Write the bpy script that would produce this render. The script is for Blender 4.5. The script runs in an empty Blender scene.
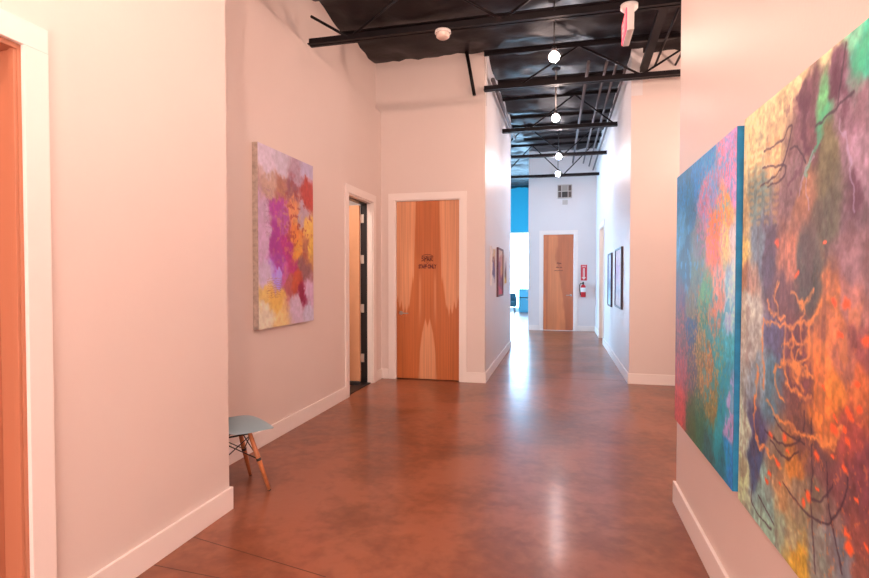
import bpy, math, random
import numpy as np
from mathutils import Vector, Matrix

C = bpy.context.scene.collection
S = bpy.context.scene

# ------------------------------------------------------------------ camera
EYE = 1.39
YAW, PITCH = math.atan(125.5 / 525), math.atan(12 / 525)
cd = bpy.data.cameras.new('camera'); cam = bpy.data.objects.new('camera', cd); C.objects.link(cam)
cd.sensor_width = 36; cd.lens = 525 / 869 * 36; cd.clip_start = .05; cd.clip_end = 200
cam.location = (0, 0, EYE); cam.rotation_euler = (math.pi / 2 - PITCH, 0, YAW)
S.camera = cam

# ------------------------------------------------------------------ world and exposure
w = bpy.data.worlds.new('world'); S.world = w; w.use_nodes = True
w.node_tree.nodes['Background'].inputs[0].default_value = (.55, .75, 1, 1)
w.node_tree.nodes['Background'].inputs[1].default_value = .3
S.view_settings.view_transform = 'Standard'; S.view_settings.look = 'None'
S.view_settings.exposure = 0.05; S.view_settings.gamma = 1
LAMP_WARM = (1, .67, .54); LAMP_MID = (1, .76, .68); LAMP_COOL = (1, .88, .90)
LAMP_POWER = dict(near=420, side=1250, front=230, mid=220, far=290, alcove=1400)           # radiance of the bulbs
DAY = (.42, .72, 1.0); DAY_POWER = 16; REAR_FILL = (1, .83, .75); REAR_FILL_POWER = 7.5  # the rear pair is fill light added behind the viewpoint

# ------------------------------------------------------------------ helpers
def lin(c):
    return tuple(((v / 255) / 12.92 if v / 255 <= .04045 else ((v / 255 + .055) / 1.055) ** 2.4) for v in c)

class MB:
    def __init__(s): s.v = []; s.f = []; s.smooth = []
    def add(s, vs, fs, smooth=False):
        n = len(s.v); s.v += [tuple(p) for p in vs]; s.f += [tuple(i + n for i in f) for f in fs]; s.smooth += [smooth] * len(fs); return s
    def box(s, x0, x1, y0, y1, z0, z1, top=None):
        x0, x1 = min(x0, x1), max(x0, x1); y0, y1 = min(y0, y1), max(y0, y1)
        t = (lambda y: z1) if top is None else top
        vs = [(x0, y0, z0), (x1, y0, z0), (x1, y1, z0), (x0, y1, z0), (x0, y0, t(y0)), (x1, y0, t(y0)), (x1, y1, t(y1)), (x0, y1, t(y1))]
        return s.add(vs, [(0, 3, 2, 1), (4, 5, 6, 7), (0, 1, 5, 4), (1, 2, 6, 5), (2, 3, 7, 6), (3, 0, 4, 7)])
    def prism(s, poly, z0, z1, top=None):
        n = len(poly); t = (lambda y: z1) if top is None else top
        vs = [(x, y, z0) for x, y in poly] + [(x, y, t(y)) for x, y in poly]
        return s.add(vs, [tuple(range(n))[::-1], tuple(range(n, 2 * n))] + [(i, (i + 1) % n, (i + 1) % n + n, i + n) for i in range(n)])
    def tube(s, pts, r, seg=10, r2=None, caps=True):
        pts = [Vector(p) for p in pts]; n = len(pts); vs = []
        ref = None
        for i, p in enumerate(pts):
            d = (pts[min(i + 1, n - 1)] - pts[max(i - 1, 0)]).normalized()
            if ref is None: ref = Vector((0, 0, 1)) if abs(d.z) < .9 else Vector((1, 0, 0))
            a = d.cross(ref).normalized(); b = d.cross(a).normalized(); ref = a.cross(d) if a.length else ref
            if isinstance(r, (list, tuple)): rr = r[i]
            else: rr = r if r2 is None else r + (r2 - r) * i / max(1, n - 1)
            for k in range(seg):
                t = 2 * math.pi * k / seg; vs.append(p + a * math.cos(t) * rr + b * math.sin(t) * rr)
        fs = []
        for i in range(n - 1):
            for k in range(seg):
                fs.append((i * seg + k, i * seg + (k + 1) % seg, (i + 1) * seg + (k + 1) % seg, (i + 1) * seg + k))
        s.add(vs, fs, True)
        if caps:
            m = len(s.v) - n * seg
            s.f.append(tuple(m + k for k in range(seg))[::-1]); s.smooth.append(False)
            s.f.append(tuple(m + (n - 1) * seg + k for k in range(seg))); s.smooth.append(False)
        return s
    def lathe(s, prof, c=(0, 0, 0), seg=24, axis='z'):
        vs = []
        for r, h in prof:
            for k in range(seg):
                t = 2 * math.pi * k / seg; a, b = r * math.cos(t), r * math.sin(t)
                p = (a, b, h) if axis == 'z' else (a, h, b) if axis == 'y' else (h, a, b)
                vs.append((p[0] + c[0], p[1] + c[1], p[2] + c[2]))
        fs = [(i * seg + k, i * seg + (k + 1) % seg, (i + 1) * seg + (k + 1) % seg, (i + 1) * seg + k) for i in range(len(prof) - 1) for k in range(seg)]
        return s.add(vs, fs, True)
    def build(s, name, m, parent=None, bevel=0, fix=True):
        me = bpy.data.meshes.new(name); me.from_pydata(s.v, [], s.f); me.polygons.foreach_set('use_smooth', s.smooth)
        if fix:
            import bmesh
            bm = bmesh.new(); bm.from_mesh(me); bmesh.ops.recalc_face_normals(bm, faces=bm.faces); bm.to_mesh(me); bm.free()
        me.update(); o = bpy.data.objects.new(name, me); C.objects.link(o); me.materials.append(m)
        if parent: o.parent = parent
        if bevel:
            b = o.modifiers.new('bevel', 'BEVEL'); b.width = bevel; b.segments = 2; b.limit_method = 'ANGLE'
        return o

def tag(o, label=None, cat=None, group=None, kind=None):
    for k, v in (('label', label), ('category', cat), ('group', group), ('kind', kind)):
        if v: o[k] = v
    return o
def empty(name, loc=(0, 0, 0), rz=0):
    o = bpy.data.objects.new(name, None); C.objects.link(o); o.location = loc; o.rotation_euler.z = rz; o.empty_display_size = .1; return o
def struct(o): o['kind'] = 'structure'; return o
def dup_tree(o, parent=None):
    c = o.copy(); C.objects.link(c)
    if parent: c.parent = parent
    for ch in list(o.children): dup_tree(ch, c)
    return c

def mat(name, col, rough=.6, metal=0, var=0, scale=4, bump=0, bscale=60, spec=.5, coat=0):
    m = bpy.data.materials.new(name); m.use_nodes = True; nt = m.node_tree; b = nt.nodes['Principled BSDF']
    b.inputs['Base Color'].default_value = (*col, 1); b.inputs['Roughness'].default_value = rough; b.inputs['Metallic'].default_value = metal
    b.inputs['Specular IOR Level'].default_value = spec; b.inputs['Coat Weight'].default_value = coat
    tc = nt.nodes.new('ShaderNodeTexCoord')
    if var:
        n = nt.nodes.new('ShaderNodeTexNoise'); n.inputs['Scale'].default_value = scale; n.inputs['Detail'].default_value = 5
        r = nt.nodes.new('ShaderNodeValToRGB'); r.color_ramp.elements[0].position = .3; r.color_ramp.elements[1].position = .7
        r.color_ramp.elements[0].color = (*[c * (1 - var) for c in col], 1); r.color_ramp.elements[1].color = (*[min(1, c * (1 + var)) for c in col], 1)
        nt.links.new(tc.outputs['Object'], n.inputs['Vector']); nt.links.new(n.outputs['Fac'], r.inputs[0]); nt.links.new(r.outputs[0], b.inputs['Base Color'])
    if bump:
        n = nt.nodes.new('ShaderNodeTexNoise'); n.inputs['Scale'].default_value = bscale; n.inputs['Detail'].default_value = 3
        bp = nt.nodes.new('ShaderNodeBump'); bp.inputs['Strength'].default_value = bump; bp.inputs['Distance'].default_value = .01
        nt.links.new(tc.outputs['Object'], n.inputs['Vector']); nt.links.new(n.outputs['Fac'], bp.inputs['Height']); nt.links.new(bp.outputs[0], b.inputs['Normal'])
    return m
def emit(name, col, k):
    m = bpy.data.materials.new(name); m.use_nodes = True; b = m.node_tree.nodes['Principled BSDF']
    b.inputs['Base Color'].default_value = (*col, 1); b.inputs['Emission Color'].default_value = (*col, 1); b.inputs['Emission Strength'].default_value = k
    return m
def painted_mat(name, rough=.5, bump=.15, spec=.4, grain=None):
    m = bpy.data.materials.new(name); m.use_nodes = True; nt = m.node_tree; b = nt.nodes['Principled BSDF']
    a = nt.nodes.new('ShaderNodeVertexColor'); a.layer_name = 'paint'; nt.links.new(a.outputs[0], b.inputs['Base Color'])
    b.inputs['Roughness'].default_value = rough; b.inputs['Specular IOR Level'].default_value = spec
    tc = nt.nodes.new('ShaderNodeTexCoord'); n = nt.nodes.new('ShaderNodeTexNoise'); n.inputs['Scale'].default_value = 70; n.inputs['Detail'].default_value = 4
    bp = nt.nodes.new('ShaderNodeBump'); bp.inputs['Strength'].default_value = bump; bp.inputs['Distance'].default_value = .004
    nt.links.new(tc.outputs['Object'], n.inputs['Vector']); nt.links.new(n.outputs['Fac'], bp.inputs['Height']); nt.links.new(bp.outputs[0], b.inputs['Normal'])
    return m

WALLC = (.80, .70, .66)
M = dict(
    wall=mat('wall_paint', WALLC, .42, var=.015, scale=1.3, bump=.06, bscale=90, spec=.35),
    wallw=mat('corridor_wall_paint', (.80, .77, .78), .42, var=.015, scale=1.3, bump=.06, bscale=90, spec=.35),
    trim=mat('white_trim_paint', (.93, .86, .83), .35, spec=.4),
    coral=mat('coral_frame_paint', (.52, .21, .12), .4),
    black=mat('black_metal', (.012, .010, .012), .4, spec=.5),
    steel=mat('joist_steel', (.006, .0035, .005), .5, var=.3, scale=8, spec=.22),
    deck=mat('black_roof_insulation', (.007, .004, .006), .46, var=.5, scale=1.2, bump=1, bscale=5, spec=.34),
    chrome=mat('brushed_chrome', (.62, .60, .58), .28, metal=1),
    nickel=mat('nickel_hinge', (.75, .68, .62), .4, metal=.8),
    rubber=mat('dark_rubber', (.03, .03, .035), .5),
    white=mat('white_plastic', (.85, .82, .80), .4),
    shell=mat('blue_grey_plastic', (.30, .47, .55), .42),
    dowel=mat('dowel_wood', (.52, .18, .07), .4, var=.15, scale=30),
    wood=mat('pale_birch_door', (.86, .46, .26), .4, var=.06, scale=3),
    red=mat('extinguisher_red', (.62, .02, .03), .3),
    redsign=mat('sign_red', (.70, .03, .06), .5),
    ink=mat('dark_maroon_ink', (.11, .012, .015), .6),
    grey=mat('grey_metal', (.36, .33, .31), .45, metal=.2),
    galv=mat('dull_conduit', (.10, .09, .10), .5, metal=.3),
    beige=mat('beige_plastic', (.55, .50, .46), .5),
    blue=mat('blue_wall_paint', (.02, .44, .66), .5),
    teal=mat('dark_teal_fabric', (.02, .10, .15), .8, bump=.2),
    bluecab=mat('blue_cabinet_paint', (.10, .45, .66), .4),
    canvas=mat('canvas_edge', (.55, .47, .42), .8, var=.25, scale=25, bump=.2),
    navy=mat('blue_canvas_edge', (.01, .21, .42), .6, var=.2, scale=20),
)
deckz = lambda y: 4.22 + max(-.1, (y - 5)) * .048

# ---- pigment layouts of the canvases (u, v, r, g, b)
PT_BIG = [(0.048,0.037,240,210,150),(0.235,0.012,240,205,150),(0.384,0.021,238,200,150),(0.526,0.027,225,200,150),(0.604,0.028,120,200,160),(0.656,0.038,60,180,150),(0.659,0.077,50,190,160),(0.509,0.107,90,170,110),(0.644,0.057,80,190,160),(0.418,0.066,95,55,70),(0.425,0.11,100,60,75),(0.427,0.147,110,65,75),(0.557,0.066,100,60,80),(0.578,0.094,110,70,90),(0.626,0.169,140,100,120),(0.666,0.203,170,130,150),(0.661,0.124,140,100,115),(0.352,0.217,130,95,100),(0.118,0.228,110,130,120),(0.239,0.088,220,180,130),(0.393,0.257,170,110,80),(0.519,0.207,110,100,70),(0.523,0.27,90,85,70),(0.632,0.27,110,80,90),(0.025,0.085,225,205,150),(0.019,0.261,200,170,120),(0.016,0.365,235,200,120),(0.132,0.337,110,120,130),(0.215,0.368,85,60,75),(0.348,0.345,190,110,80),(0.454,0.348,90,80,70),(0.471,0.398,75,70,60),(0.63,0.354,150,105,110),(0.633,0.421,180,110,100),(0.541,0.44,220,120,60),(0.039,0.439,170,120,90),(0.069,0.512,200,190,170),(0.099,0.584,190,180,165),(0.248,0.566,80,75,110),(0.151,0.633,130,150,160),(0.316,0.418,100,60,60),(0.233,0.661,70,110,130),(0.41,0.546,100,50,60),(0.413,0.603,110,55,60),(0.495,0.561,230,120,60),(0.544,0.491,215,115,70),(0.595,0.531,180,100,80),(0.675,0.489,150,70,70),(0.662,0.561,190,90,50),(0.55,0.596,225,125,50),(0.034,0.794,200,210,180),(0.159,0.777,60,60,100),(0.142,0.88,50,70,110),(0.043,0.928,190,200,150),(0.276,0.801,130,110,90),(0.428,0.682,110,65,60),(0.531,0.641,230,120,50),(0.632,0.655,150,60,55),(0.686,0.689,110,50,60),(0.522,0.717,95,60,65),(0.402,0.784,200,120,50),(0.512,0.772,120,75,75),(0.611,0.744,115,60,65),(0.221,0.918,120,160,150),(0.323,0.935,150,170,140),(0.338,0.881,190,140,90),(0.438,0.845,150,125,100),(0.514,0.816,115,100,85),(0.475,0.873,140,130,100),(0.58,0.831,125,95,90),(0.691,0.785,125,60,55),(0.412,0.956,170,160,120),(0.429,0.973,200,150,40),(0.534,0.923,130,140,130),(0.618,0.868,110,115,125),(0.695,0.852,130,70,60),(0.267,0.979,150,190,165)]
PT_BLUE = [(0.164,0.067,15,115,165),(0.444,0.041,25,125,185),(0.618,0.022,30,130,195),(0.817,0.005,220,130,160),(0.925,0.016,200,140,190),(0.929,0.084,210,130,170),(0.677,0.109,150,140,180),(0.953,0.165,215,140,180),(0.57,0.152,190,120,150),(0.319,0.175,30,100,140),(0.094,0.238,60,130,170),(0.457,0.26,110,110,110),(0.737,0.277,245,120,40),(0.74,0.33,235,110,50),(0.895,0.237,245,170,80),(0.878,0.305,240,190,110),(0.959,0.281,225,200,190),(0.181,0.337,25,70,100),(0.465,0.405,90,110,90),(0.588,0.463,90,150,90),(0.792,0.406,225,150,120),(0.927,0.435,190,200,215),(0.109,0.473,80,60,80),(0.34,0.519,110,100,70),(0.798,0.5,200,130,100),(0.971,0.502,170,195,210),(0.12,0.639,110,75,75),(0.344,0.595,30,75,110),(0.129,0.776,150,75,80),(0.136,0.9,190,70,60),(0.354,0.747,90,80,80),(0.542,0.663,120,105,60),(0.593,0.543,60,120,80),(0.752,0.545,170,120,90),(0.659,0.729,150,110,60),(0.806,0.646,40,140,140),(0.936,0.602,60,160,170),(0.932,0.524,170,180,210),(0.9,0.715,20,130,150),(0.716,0.798,120,110,60),(0.364,0.911,70,90,50),(0.556,0.897,50,100,70),(0.862,0.823,15,130,150),(0.965,0.764,175,150,190),(0.949,0.845,170,140,180),(0.82,0.895,30,140,150),(0.672,0.951,40,90,90),(0.954,0.923,20,130,180),(1.015,0.945,30,110,170),(0.869,0.945,20,100,120)]
PT_LEFT = [(0.128,0.056,225,190,200),(0.354,0.064,210,180,190),(0.67,0.105,185,140,155),(0.919,0.054,200,170,190),(0.179,0.201,200,150,130),(0.352,0.182,180,110,90),(0.602,0.196,150,80,90),(0.88,0.212,190,60,50),(0.121,0.359,205,160,180),(0.29,0.306,185,60,150),(0.407,0.396,185,80,150),(0.599,0.321,230,140,90),(0.805,0.326,190,150,160),(0.664,0.443,235,130,60),(0.875,0.409,245,180,90),(0.948,0.539,240,180,80),(0.118,0.509,215,165,190),(0.287,0.502,175,50,140),(0.466,0.555,185,45,120),(0.662,0.548,240,150,60),(0.837,0.542,190,110,80),(0.342,0.638,170,60,150),(0.593,0.655,190,50,110),(0.799,0.652,150,90,90),(0.114,0.698,215,180,200),(0.312,0.698,190,150,230),(0.464,0.697,200,90,150),(0.112,0.793,240,190,110),(0.28,0.815,240,180,90),(0.526,0.758,190,90,90),(0.658,0.76,200,80,50),(0.796,0.826,150,20,60),(0.905,0.806,220,170,190),(0.109,0.925,240,210,180),(0.336,0.956,245,195,130),(0.654,0.907,215,175,190),(0.903,0.961,210,185,200)]
DOTS = [(0.583,0.646),(0.632,0.67),(0.509,0.732),(0.575,0.712),(0.623,0.719),(0.47,0.822),(0.512,0.789),(0.448,0.842),(0.296,0.809),(0.318,0.85),(0.247,0.853),(0.34,0.743),(0.36,0.77),(0.226,0.87),(0.252,0.763),(0.62,0.655),(0.672,0.613),(0.635,0.624),(0.664,0.754),(0.635,0.824),(0.647,0.842),(0.704,0.819),(0.641,0.632),(0.578,0.663),(0.524,0.341),(0.593,0.502),(0.613,0.446),(0.662,0.575),(0.392,0.399),(0.685,0.499),(0.533,0.604),(0.567,0.443),(0.266,0.331)]
ORANGE_LINES = [[(0.195,0.668),(0.185,0.517),(0.217,0.508),(0.323,0.508),(0.406,0.501),(0.472,0.487),(0.504,0.446)],[(0.323,0.508),(0.328,0.599)],[(0.374,0.507),(0.379,0.597),(0.436,0.622)],[(0.414,0.503),(0.416,0.544),(0.379,0.591)],[(0.459,0.499),(0.461,0.538),(0.419,0.585),(0.405,0.616)],[(0.273,0.608),(0.291,0.595),(0.411,0.586),(0.478,0.587)],[(0.273,0.608),(0.285,0.645),(0.332,0.666)],[(0.337,0.597),(0.348,0.633),(0.414,0.638),(0.473,0.632)],[(0.214,0.461),(0.246,0.485),(0.322,0.493)],[(0.28,0.419),(0.263,0.445),(0.284,0.483)],[(0.361,0.435),(0.403,0.445),(0.435,0.473),(0.406,0.501)],[(0.476,0.428),(0.434,0.455)],[(0.325,0.543),(0.46,0.524)],[(0.147,0.62),(0.141,0.706)],[(0.215,0.69),(0.269,0.707),(0.4,0.715),(0.493,0.705),(0.574,0.694),(0.608,0.658)],[(0.134,0.707),(0.126,0.77),(0.165,0.805),(0.275,0.809),(0.315,0.813)]]
DARK_LINES = [[(0.165,0.112),(0.283,0.111),(0.324,0.091),(0.344,0.099),(0.286,0.171),(0.144,0.19)],[(0.337,0.14),(0.375,0.14),(0.423,0.179)],[(0.47,0.123),(0.531,0.113),(0.623,0.102)],[(0.587,0.012),(0.576,0.048),(0.559,0.108)],[(0.155,0.15),(0.307,0.167),(0.288,0.194),(0.196,0.196)],[(0.336,0.843),(0.441,0.857),(0.53,0.851),(0.593,0.815),(0.631,0.758),(0.635,0.731)],[(0.455,0.815),(0.485,0.822),(0.541,0.802),(0.578,0.766)],[(0.477,0.671),(0.49,0.779),(0.486,0.834),(0.515,0.95)],[(0.55,0.731),(0.567,0.808),(0.622,0.898)],[(0.123,0.924),(0.126,0.969),(0.265,0.973)],[(0.172,0.929),(0.284,0.958)],[(0.208,0.764),(0.35,0.76),(0.433,0.718),(0.446,0.667)],[(0.252,0.774),(0.351,0.786),(0.419,0.753)],[(0.27,0.72),(0.348,0.734),(0.449,0.726)]]
LILAC_LINES = [[(0.574,0.141),(0.603,0.187),(0.626,0.253),(0.634,0.293)],[(0.465,0.174),(0.425,0.206),(0.446,0.275)],[(0.391,0.243),(0.424,0.193),(0.456,0.166)]]

# ------------------------------------------------------------------ floor
def floor_mat():
    m = bpy.data.materials.new('stained_concrete'); m.use_nodes = True; nt = m.node_tree; b = nt.nodes['Principled BSDF']
    tc = nt.nodes.new('ShaderNodeTexCoord')
    def noise(s, d, dist=0):
        n = nt.nodes.new('ShaderNodeTexNoise'); n.inputs['Scale'].default_value = s; n.inputs['Detail'].default_value = d; n.inputs['Distortion'].default_value = dist
        nt.links.new(tc.outputs['Object'], n.inputs['Vector']); return n
    n1 = noise(1.1, 8, .6); n2 = noise(14, 6, .3); n3 = noise(3.2, 9, 1.2)
    mx = nt.nodes.new('ShaderNodeMath'); mx.operation = 'MULTIPLY_ADD'; nt.links.new(n2.outputs['Fac'], mx.inputs[0]); mx.inputs[1].default_value = .35; nt.links.new(n1.outputs['Fac'], mx.inputs[2])
    m2 = nt.nodes.new('ShaderNodeMath'); m2.operation = 'MULTIPLY_ADD'; nt.links.new(n3.outputs['Fac'], m2.inputs[0]); m2.inputs[1].default_value = .45; nt.links.new(mx.outputs[0], m2.inputs[2])
    r = nt.nodes.new('ShaderNodeValToRGB'); nt.links.new(m2.outputs[0], r.inputs[0])
    e = r.color_ramp.elements; e[0].position = .66; e[0].color = (.15, .042, .018, 1); e[1].position = 1.08 if False else 1.0; e[1].color = (.35, .118, .060, 1)
    k = r.color_ramp.elements.new(.84); k.color = (.24, .074, .034, 1)
    nt.links.new(r.outputs[0], b.inputs['Base Color'])
    rr = nt.nodes.new('ShaderNodeMapRange'); nt.links.new(n3.outputs['Fac'], rr.inputs[0]); rr.inputs[3].default_value = .26; rr.inputs[4].default_value = .42
    nt.links.new(rr.outputs[0], b.inputs['Roughness']); b.inputs['Specular IOR Level'].default_value = .4
    b.inputs['Coat Weight'].default_value = .3; b.inputs['Coat Roughness'].default_value = .16
    bp = nt.nodes.new('ShaderNodeBump'); bp.inputs['Strength'].default_value = .08; bp.inputs['Distance'].default_value = .01
    nt.links.new(n2.outputs['Fac'], bp.inputs['Height']); nt.links.new(bp.outputs[0], b.inputs['Normal'])
    return m
fm = floor_mat()
struct(MB().box(-6.3, 3.6, -3.2, 21.8, -.1, 0).build('floor', fm))
# saw-cut joints filled dark
j = MB()
for a, bb in (((-1.9, 2.40), (-1.05, 2.22)), ((-1.9, 2.12), (-1.25, 2.08)), ((-.95, 7.4), (.86, 7.4)), ((-.95, 10.9), (.86, 10.9))):
    d = Vector((bb[0] - a[0], bb[1] - a[1])).normalized() * .002; nrm = (-d.y, d.x)
    j.prism([(a[0] - nrm[0], a[1] - nrm[1]), (bb[0] - nrm[0], bb[1] - nrm[1]), (bb[0] + nrm[0], bb[1] + nrm[1]), (a[0] + nrm[0], a[1] + nrm[1])], -.001, .0006)
struct(j.build('trim_1', mat('joint_filler', (.07, .025, .015), .5)))

# ------------------------------------------------------------------ walls
top = lambda y: deckz(y) + .10
def wall(name, m, *boxes, polys=()):
    b = MB()
    for x in boxes:
        if len(x) == 5: b.box(*x[:4], x[4], 0, top=top)
        else: b.box(*x)
    for p in polys: b.prism(p, 0, 0, top=top)
    return struct(b.build(name, m))
NX = -1.915
wall('wall_left_near', M['wall'], (NX - .10, NX, -3, .55, 0), (NX - .10, NX, 1.535, 2.738, 0), (NX - .10, NX, .55, 1.535, 2.235))
wall('wall_left', M['wall'], (-2.535, -2.38, 1.7, 5.66, 0, 3.62), (-2.535, -2.38, 6.48, 6.97, 0, 3.62), (-2.535, -2.38, 5.66, 6.48, 2.36, 3.62), (-2.56, -2.47, 1.7, 6.97, 3.62))
wall('wall_middle', M['wall'], (-2.38, -2.18, 6.82, 6.97, 0, 3.64), (-1.285, -.955, 6.82, 6.97, 0, 3.64), (-2.18, -1.285, 6.82, 6.97, 2.425, 3.64), (-2.47, -.965, 6.86, 6.97, 3.64))
wall('wall_corridor_left', M['wallw'], (-1.10, -.955, 6.97, 10.47, 0))
wall('wall_end', M['wallw'], (-.81, -.436, 13.95, 14.1, 0), (.35, 1.1, 13.95, 14.1, 0), (-.436, .35, 13.95, 14.1, 2.5))
wall('wall_corridor_right', M['wallw'], (.88, 1.02, 7.24, 11.35, 0), (.88, 1.02, 12.5, 13.95, 0), (.88, 1.02, 11.35, 12.5, 2.48))
wall('wall_alcove', M['wall'], (.882, 3.3, 7.22, 7.40, 0, 3.72), (.882, 3.3, 7.34, 7.45, 3.72))
# near right wall, almost parallel to the corridor
RO, RD = Vector((.70, 3.45)), Vector((.004, 1)).normalized()
RN = Vector((-RD.y, RD.x))                                  # points into the corridor
def rw(s, off): p = RO + RD * (s - 3.45) + RN * off; return (p.x, p.y)
wall('wall_right_near', M['wall'], polys=([rw(-3, 0), rw(-3, -.14), rw(3.45, -.14), rw(3.45, 0)],))
wall('wall_alcove_right', M['wall'], (3.3, 3.42, -3, 7.45, 0))
wall('wall_rear', M['wall'], (-2.1, -1.7, -3.12, -3, 0), (1.7, 3.42, -3.12, -3, 0), (-1.7, 1.7, -3.12, -3, 0, .15), (-1.7, 1.7, -3.12, -3, 2.9))
wall('wall_nook', M['wall'], (-2.58, -2.015, 1.6, 1.7, 0))
# small room behind the open door
wall('wall_side_room', M['wallw'], (-4.4, -2.535, 7.3, 7.4, 0, 3.0), (-4.4, -2.535, 4.6, 4.7, 0, 3.0), (-4.5, -4.4, 4.6, 7.4, 0, 3.0), (-2.56, -2.535, 6.97, 7.3, 0, 3.0), (-4.5, -2.535, 4.6, 7.4, 3.0, 3.05))
# room beyond the corridor
wall('wall_far', M['wallw'], (-6.1, -5.6, 21.5, 21.62, 0), (-.7, 1.1, 21.5, 21.62, 0), (-5.6, -.7, 21.5, 21.62, 0, .10))
struct(MB().box(-5.6, -.7, 21.5, 21.62, 3.2, 5.1).build('wall_far_header', M['blue']))
wall('wall_far_left', M['wallw'], (-6.2, -6.1, 6.97, 11.2, 0), (-6.2, -6.1, 17.5, 21.62, 0), (-6.2, -6.1, 11.2, 17.5, 0, .3), (-6.2, -6.1, 11.2, 17.5, 3.3))
wall('wall_far_right', M['wallw'], (.98, 1.1, 14.1, 21.5, 0))
wall('wall_far_near', M['wallw'], (-6.1, -4.5, 6.97, 7.07, 0), (-4.5, -1.1, 7.42, 7.5, 0))

# windows of the far room
def window(name, axis, a0, a1, z0, z1, pos, k, col=DAY):
    e = struct(empty(name, (0, 0, 0)))
    pm = emit(name + '_glow', col, k)
    if axis == 'x': MB().box(a0, a1, pos + .05, pos + .06, z0, z1).build('window_pane', pm, e)
    else: MB().box(pos - .06, pos - .05, a0, a1, z0, z1).build('window_pane', pm, e)
    f = MB(); n = 3
    for i in range(n + 1):
        t = a0 + (a1 - a0 - .05) * i / n
        f.box(t, t + .05, pos - .0, pos + .05, z0, z1) if axis == 'x' else f.box(pos - .05, pos, t, t + .05, z0, z1)
    for z in (z0, z1 - .05):
        f.box(a0, a1, pos - .0, pos + .05, z, z + .05) if axis == 'x' else f.box(pos - .05, pos, a0, a1, z, z + .05)
    f.build('window_frame', M['trim'], e); return e
window('window_1', 'x', -5.6, -.7, .10, 3.2, 21.5, DAY_POWER)
window('window_2', 'y', 11.2, 17.5, .3, 3.3, -6.1, DAY_POWER)

window('rear_fill_window', 'x', -1.7, 1.7, .15, 2.9, -3.11, REAR_FILL_POWER, REAR_FILL)  # made-up window behind the viewpoint, added to fill the near walls

# ------------------------------------------------------------------ roof deck: sagging black insulation
rng = np.random.default_rng(4)
def vnoise(X, Y, seed):
    g = np.random.default_rng(seed).random((256, 256)); xi = np.floor(X).astype(int); yi = np.floor(Y).astype(int)
    fx = X - xi; fy = Y - yi; fx = fx * fx * (3 - 2 * fx); fy = fy * fy * (3 - 2 * fy); xi %= 255; yi %= 255
    return (g[xi, yi] * (1 - fx) + g[xi + 1, yi] * fx) * (1 - fy) + (g[xi, yi + 1] * (1 - fx) + g[xi + 1, yi + 1] * fx) * fy
def fbm(X, Y, seed, o=4):
    s = 0; a = .5; t = 0
    for k in range(o): s = s + a * vnoise(X * 2 ** k + 17.3 * k, Y * 2 ** k + 5.1 * k, seed + k); t += a; a *= .5
    return s / t
nx, ny = 110, 260
gx = np.linspace(-6.2, 3.45, nx); gy = np.linspace(-3.1, 21.7, ny); X, Y = np.meshgrid(gx, gy)
Z = 4.22 + np.maximum(-.1, Y - 5) * .048 + .05 - .10 * np.abs(np.sin((Y - .15) * math.pi / 1.0)) ** .6 * (.5 + fbm(X + 9, Y + 9, 3)) + .13 * (fbm(X * 1.5 + 9, Y * 1.5 + 9, 8) - .4) + .09 * (fbm(X * 5 + 9, Y * 3 + 9, 18) - .5)
vs = np.stack([X, Y, Z], -1).reshape(-1, 3).tolist()
fs = [(j_ * nx + i, j_ * nx + i + 1, (j_ + 1) * nx + i + 1, (j_ + 1) * nx + i) for j_ in range(ny - 1) for i in range(nx - 1)]
d = MB().add(vs, fs, True)
d.box(-6.2, 3.45, -3.1, 21.7, 5.45, 5.5)
struct(d.build('ceiling', M['deck'], fix=False))

# ------------------------------------------------------------------ baseboards
BH, BT = .135, .017
def bb(name, x0, x1, y0, y1): return struct(MB().box(x0, x1, y0, y1, 0, BH).build(name, M['trim'], bevel=.003))
struct(MB().box(NX, NX + BT, -3, .46, 0, BH).box(NX, NX + BT, 1.60, 2.738 + BT, 0, BH).box(NX - .10, NX, 2.738, 2.738 + BT, 0, BH).build('baseboard_left_near', M['trim'], bevel=.003))
struct(MB().box(-2.38, -2.38 + BT, 1.7, 5.565, 0, BH).box(-2.38, -2.38 + BT, 6.57, 6.82, 0, BH).build('baseboard_left', M['trim'], bevel=.003))
struct(MB().box(-2.36, -2.275, 6.82 - BT, 6.82, 0, BH).box(-1.195, -.955 + BT, 6.82 - BT, 6.82, 0, BH).build('baseboard_middle', M['trim'], bevel=.003))
struct(MB().box(-.955, -.955 + BT, 6.82, 10.47, 0, BH).box(-1.10, -.955 + BT, 10.47, 10.47 + BT, 0, BH).build('baseboard_corridor_left', M['trim'], bevel=.003))
struct(MB().box(-.81, -.53, 13.95 - BT, 13.95, 0, BH).box(.445, .88, 13.95 - BT, 13.95, 0, BH).build('baseboard_end', M['trim'], bevel=.003))
struct(MB().box(.88 - BT, .88, 7.22 - BT, 11.255, 0, BH).box(.88 - BT, .88, 12.595, 13.93, 0, BH).build('baseboard_corridor_right', M['trim'], bevel=.003))
bb('baseboard_alcove', .88, 3.3, 7.22 - BT, 7.22)
b = MB(); b.prism([rw(-3, 0), rw(3.45 + BT, 0), rw(3.45 + BT, BT), rw(-3, BT)][::-1], 0, BH); b.prism([rw(3.45, -.14), rw(3.45 + BT, -.14), rw(3.45 + BT, 0), rw(3.45, 0)], 0, BH)
struct(b.build('baseboard_right_near', M['trim'], bevel=.003))

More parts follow.
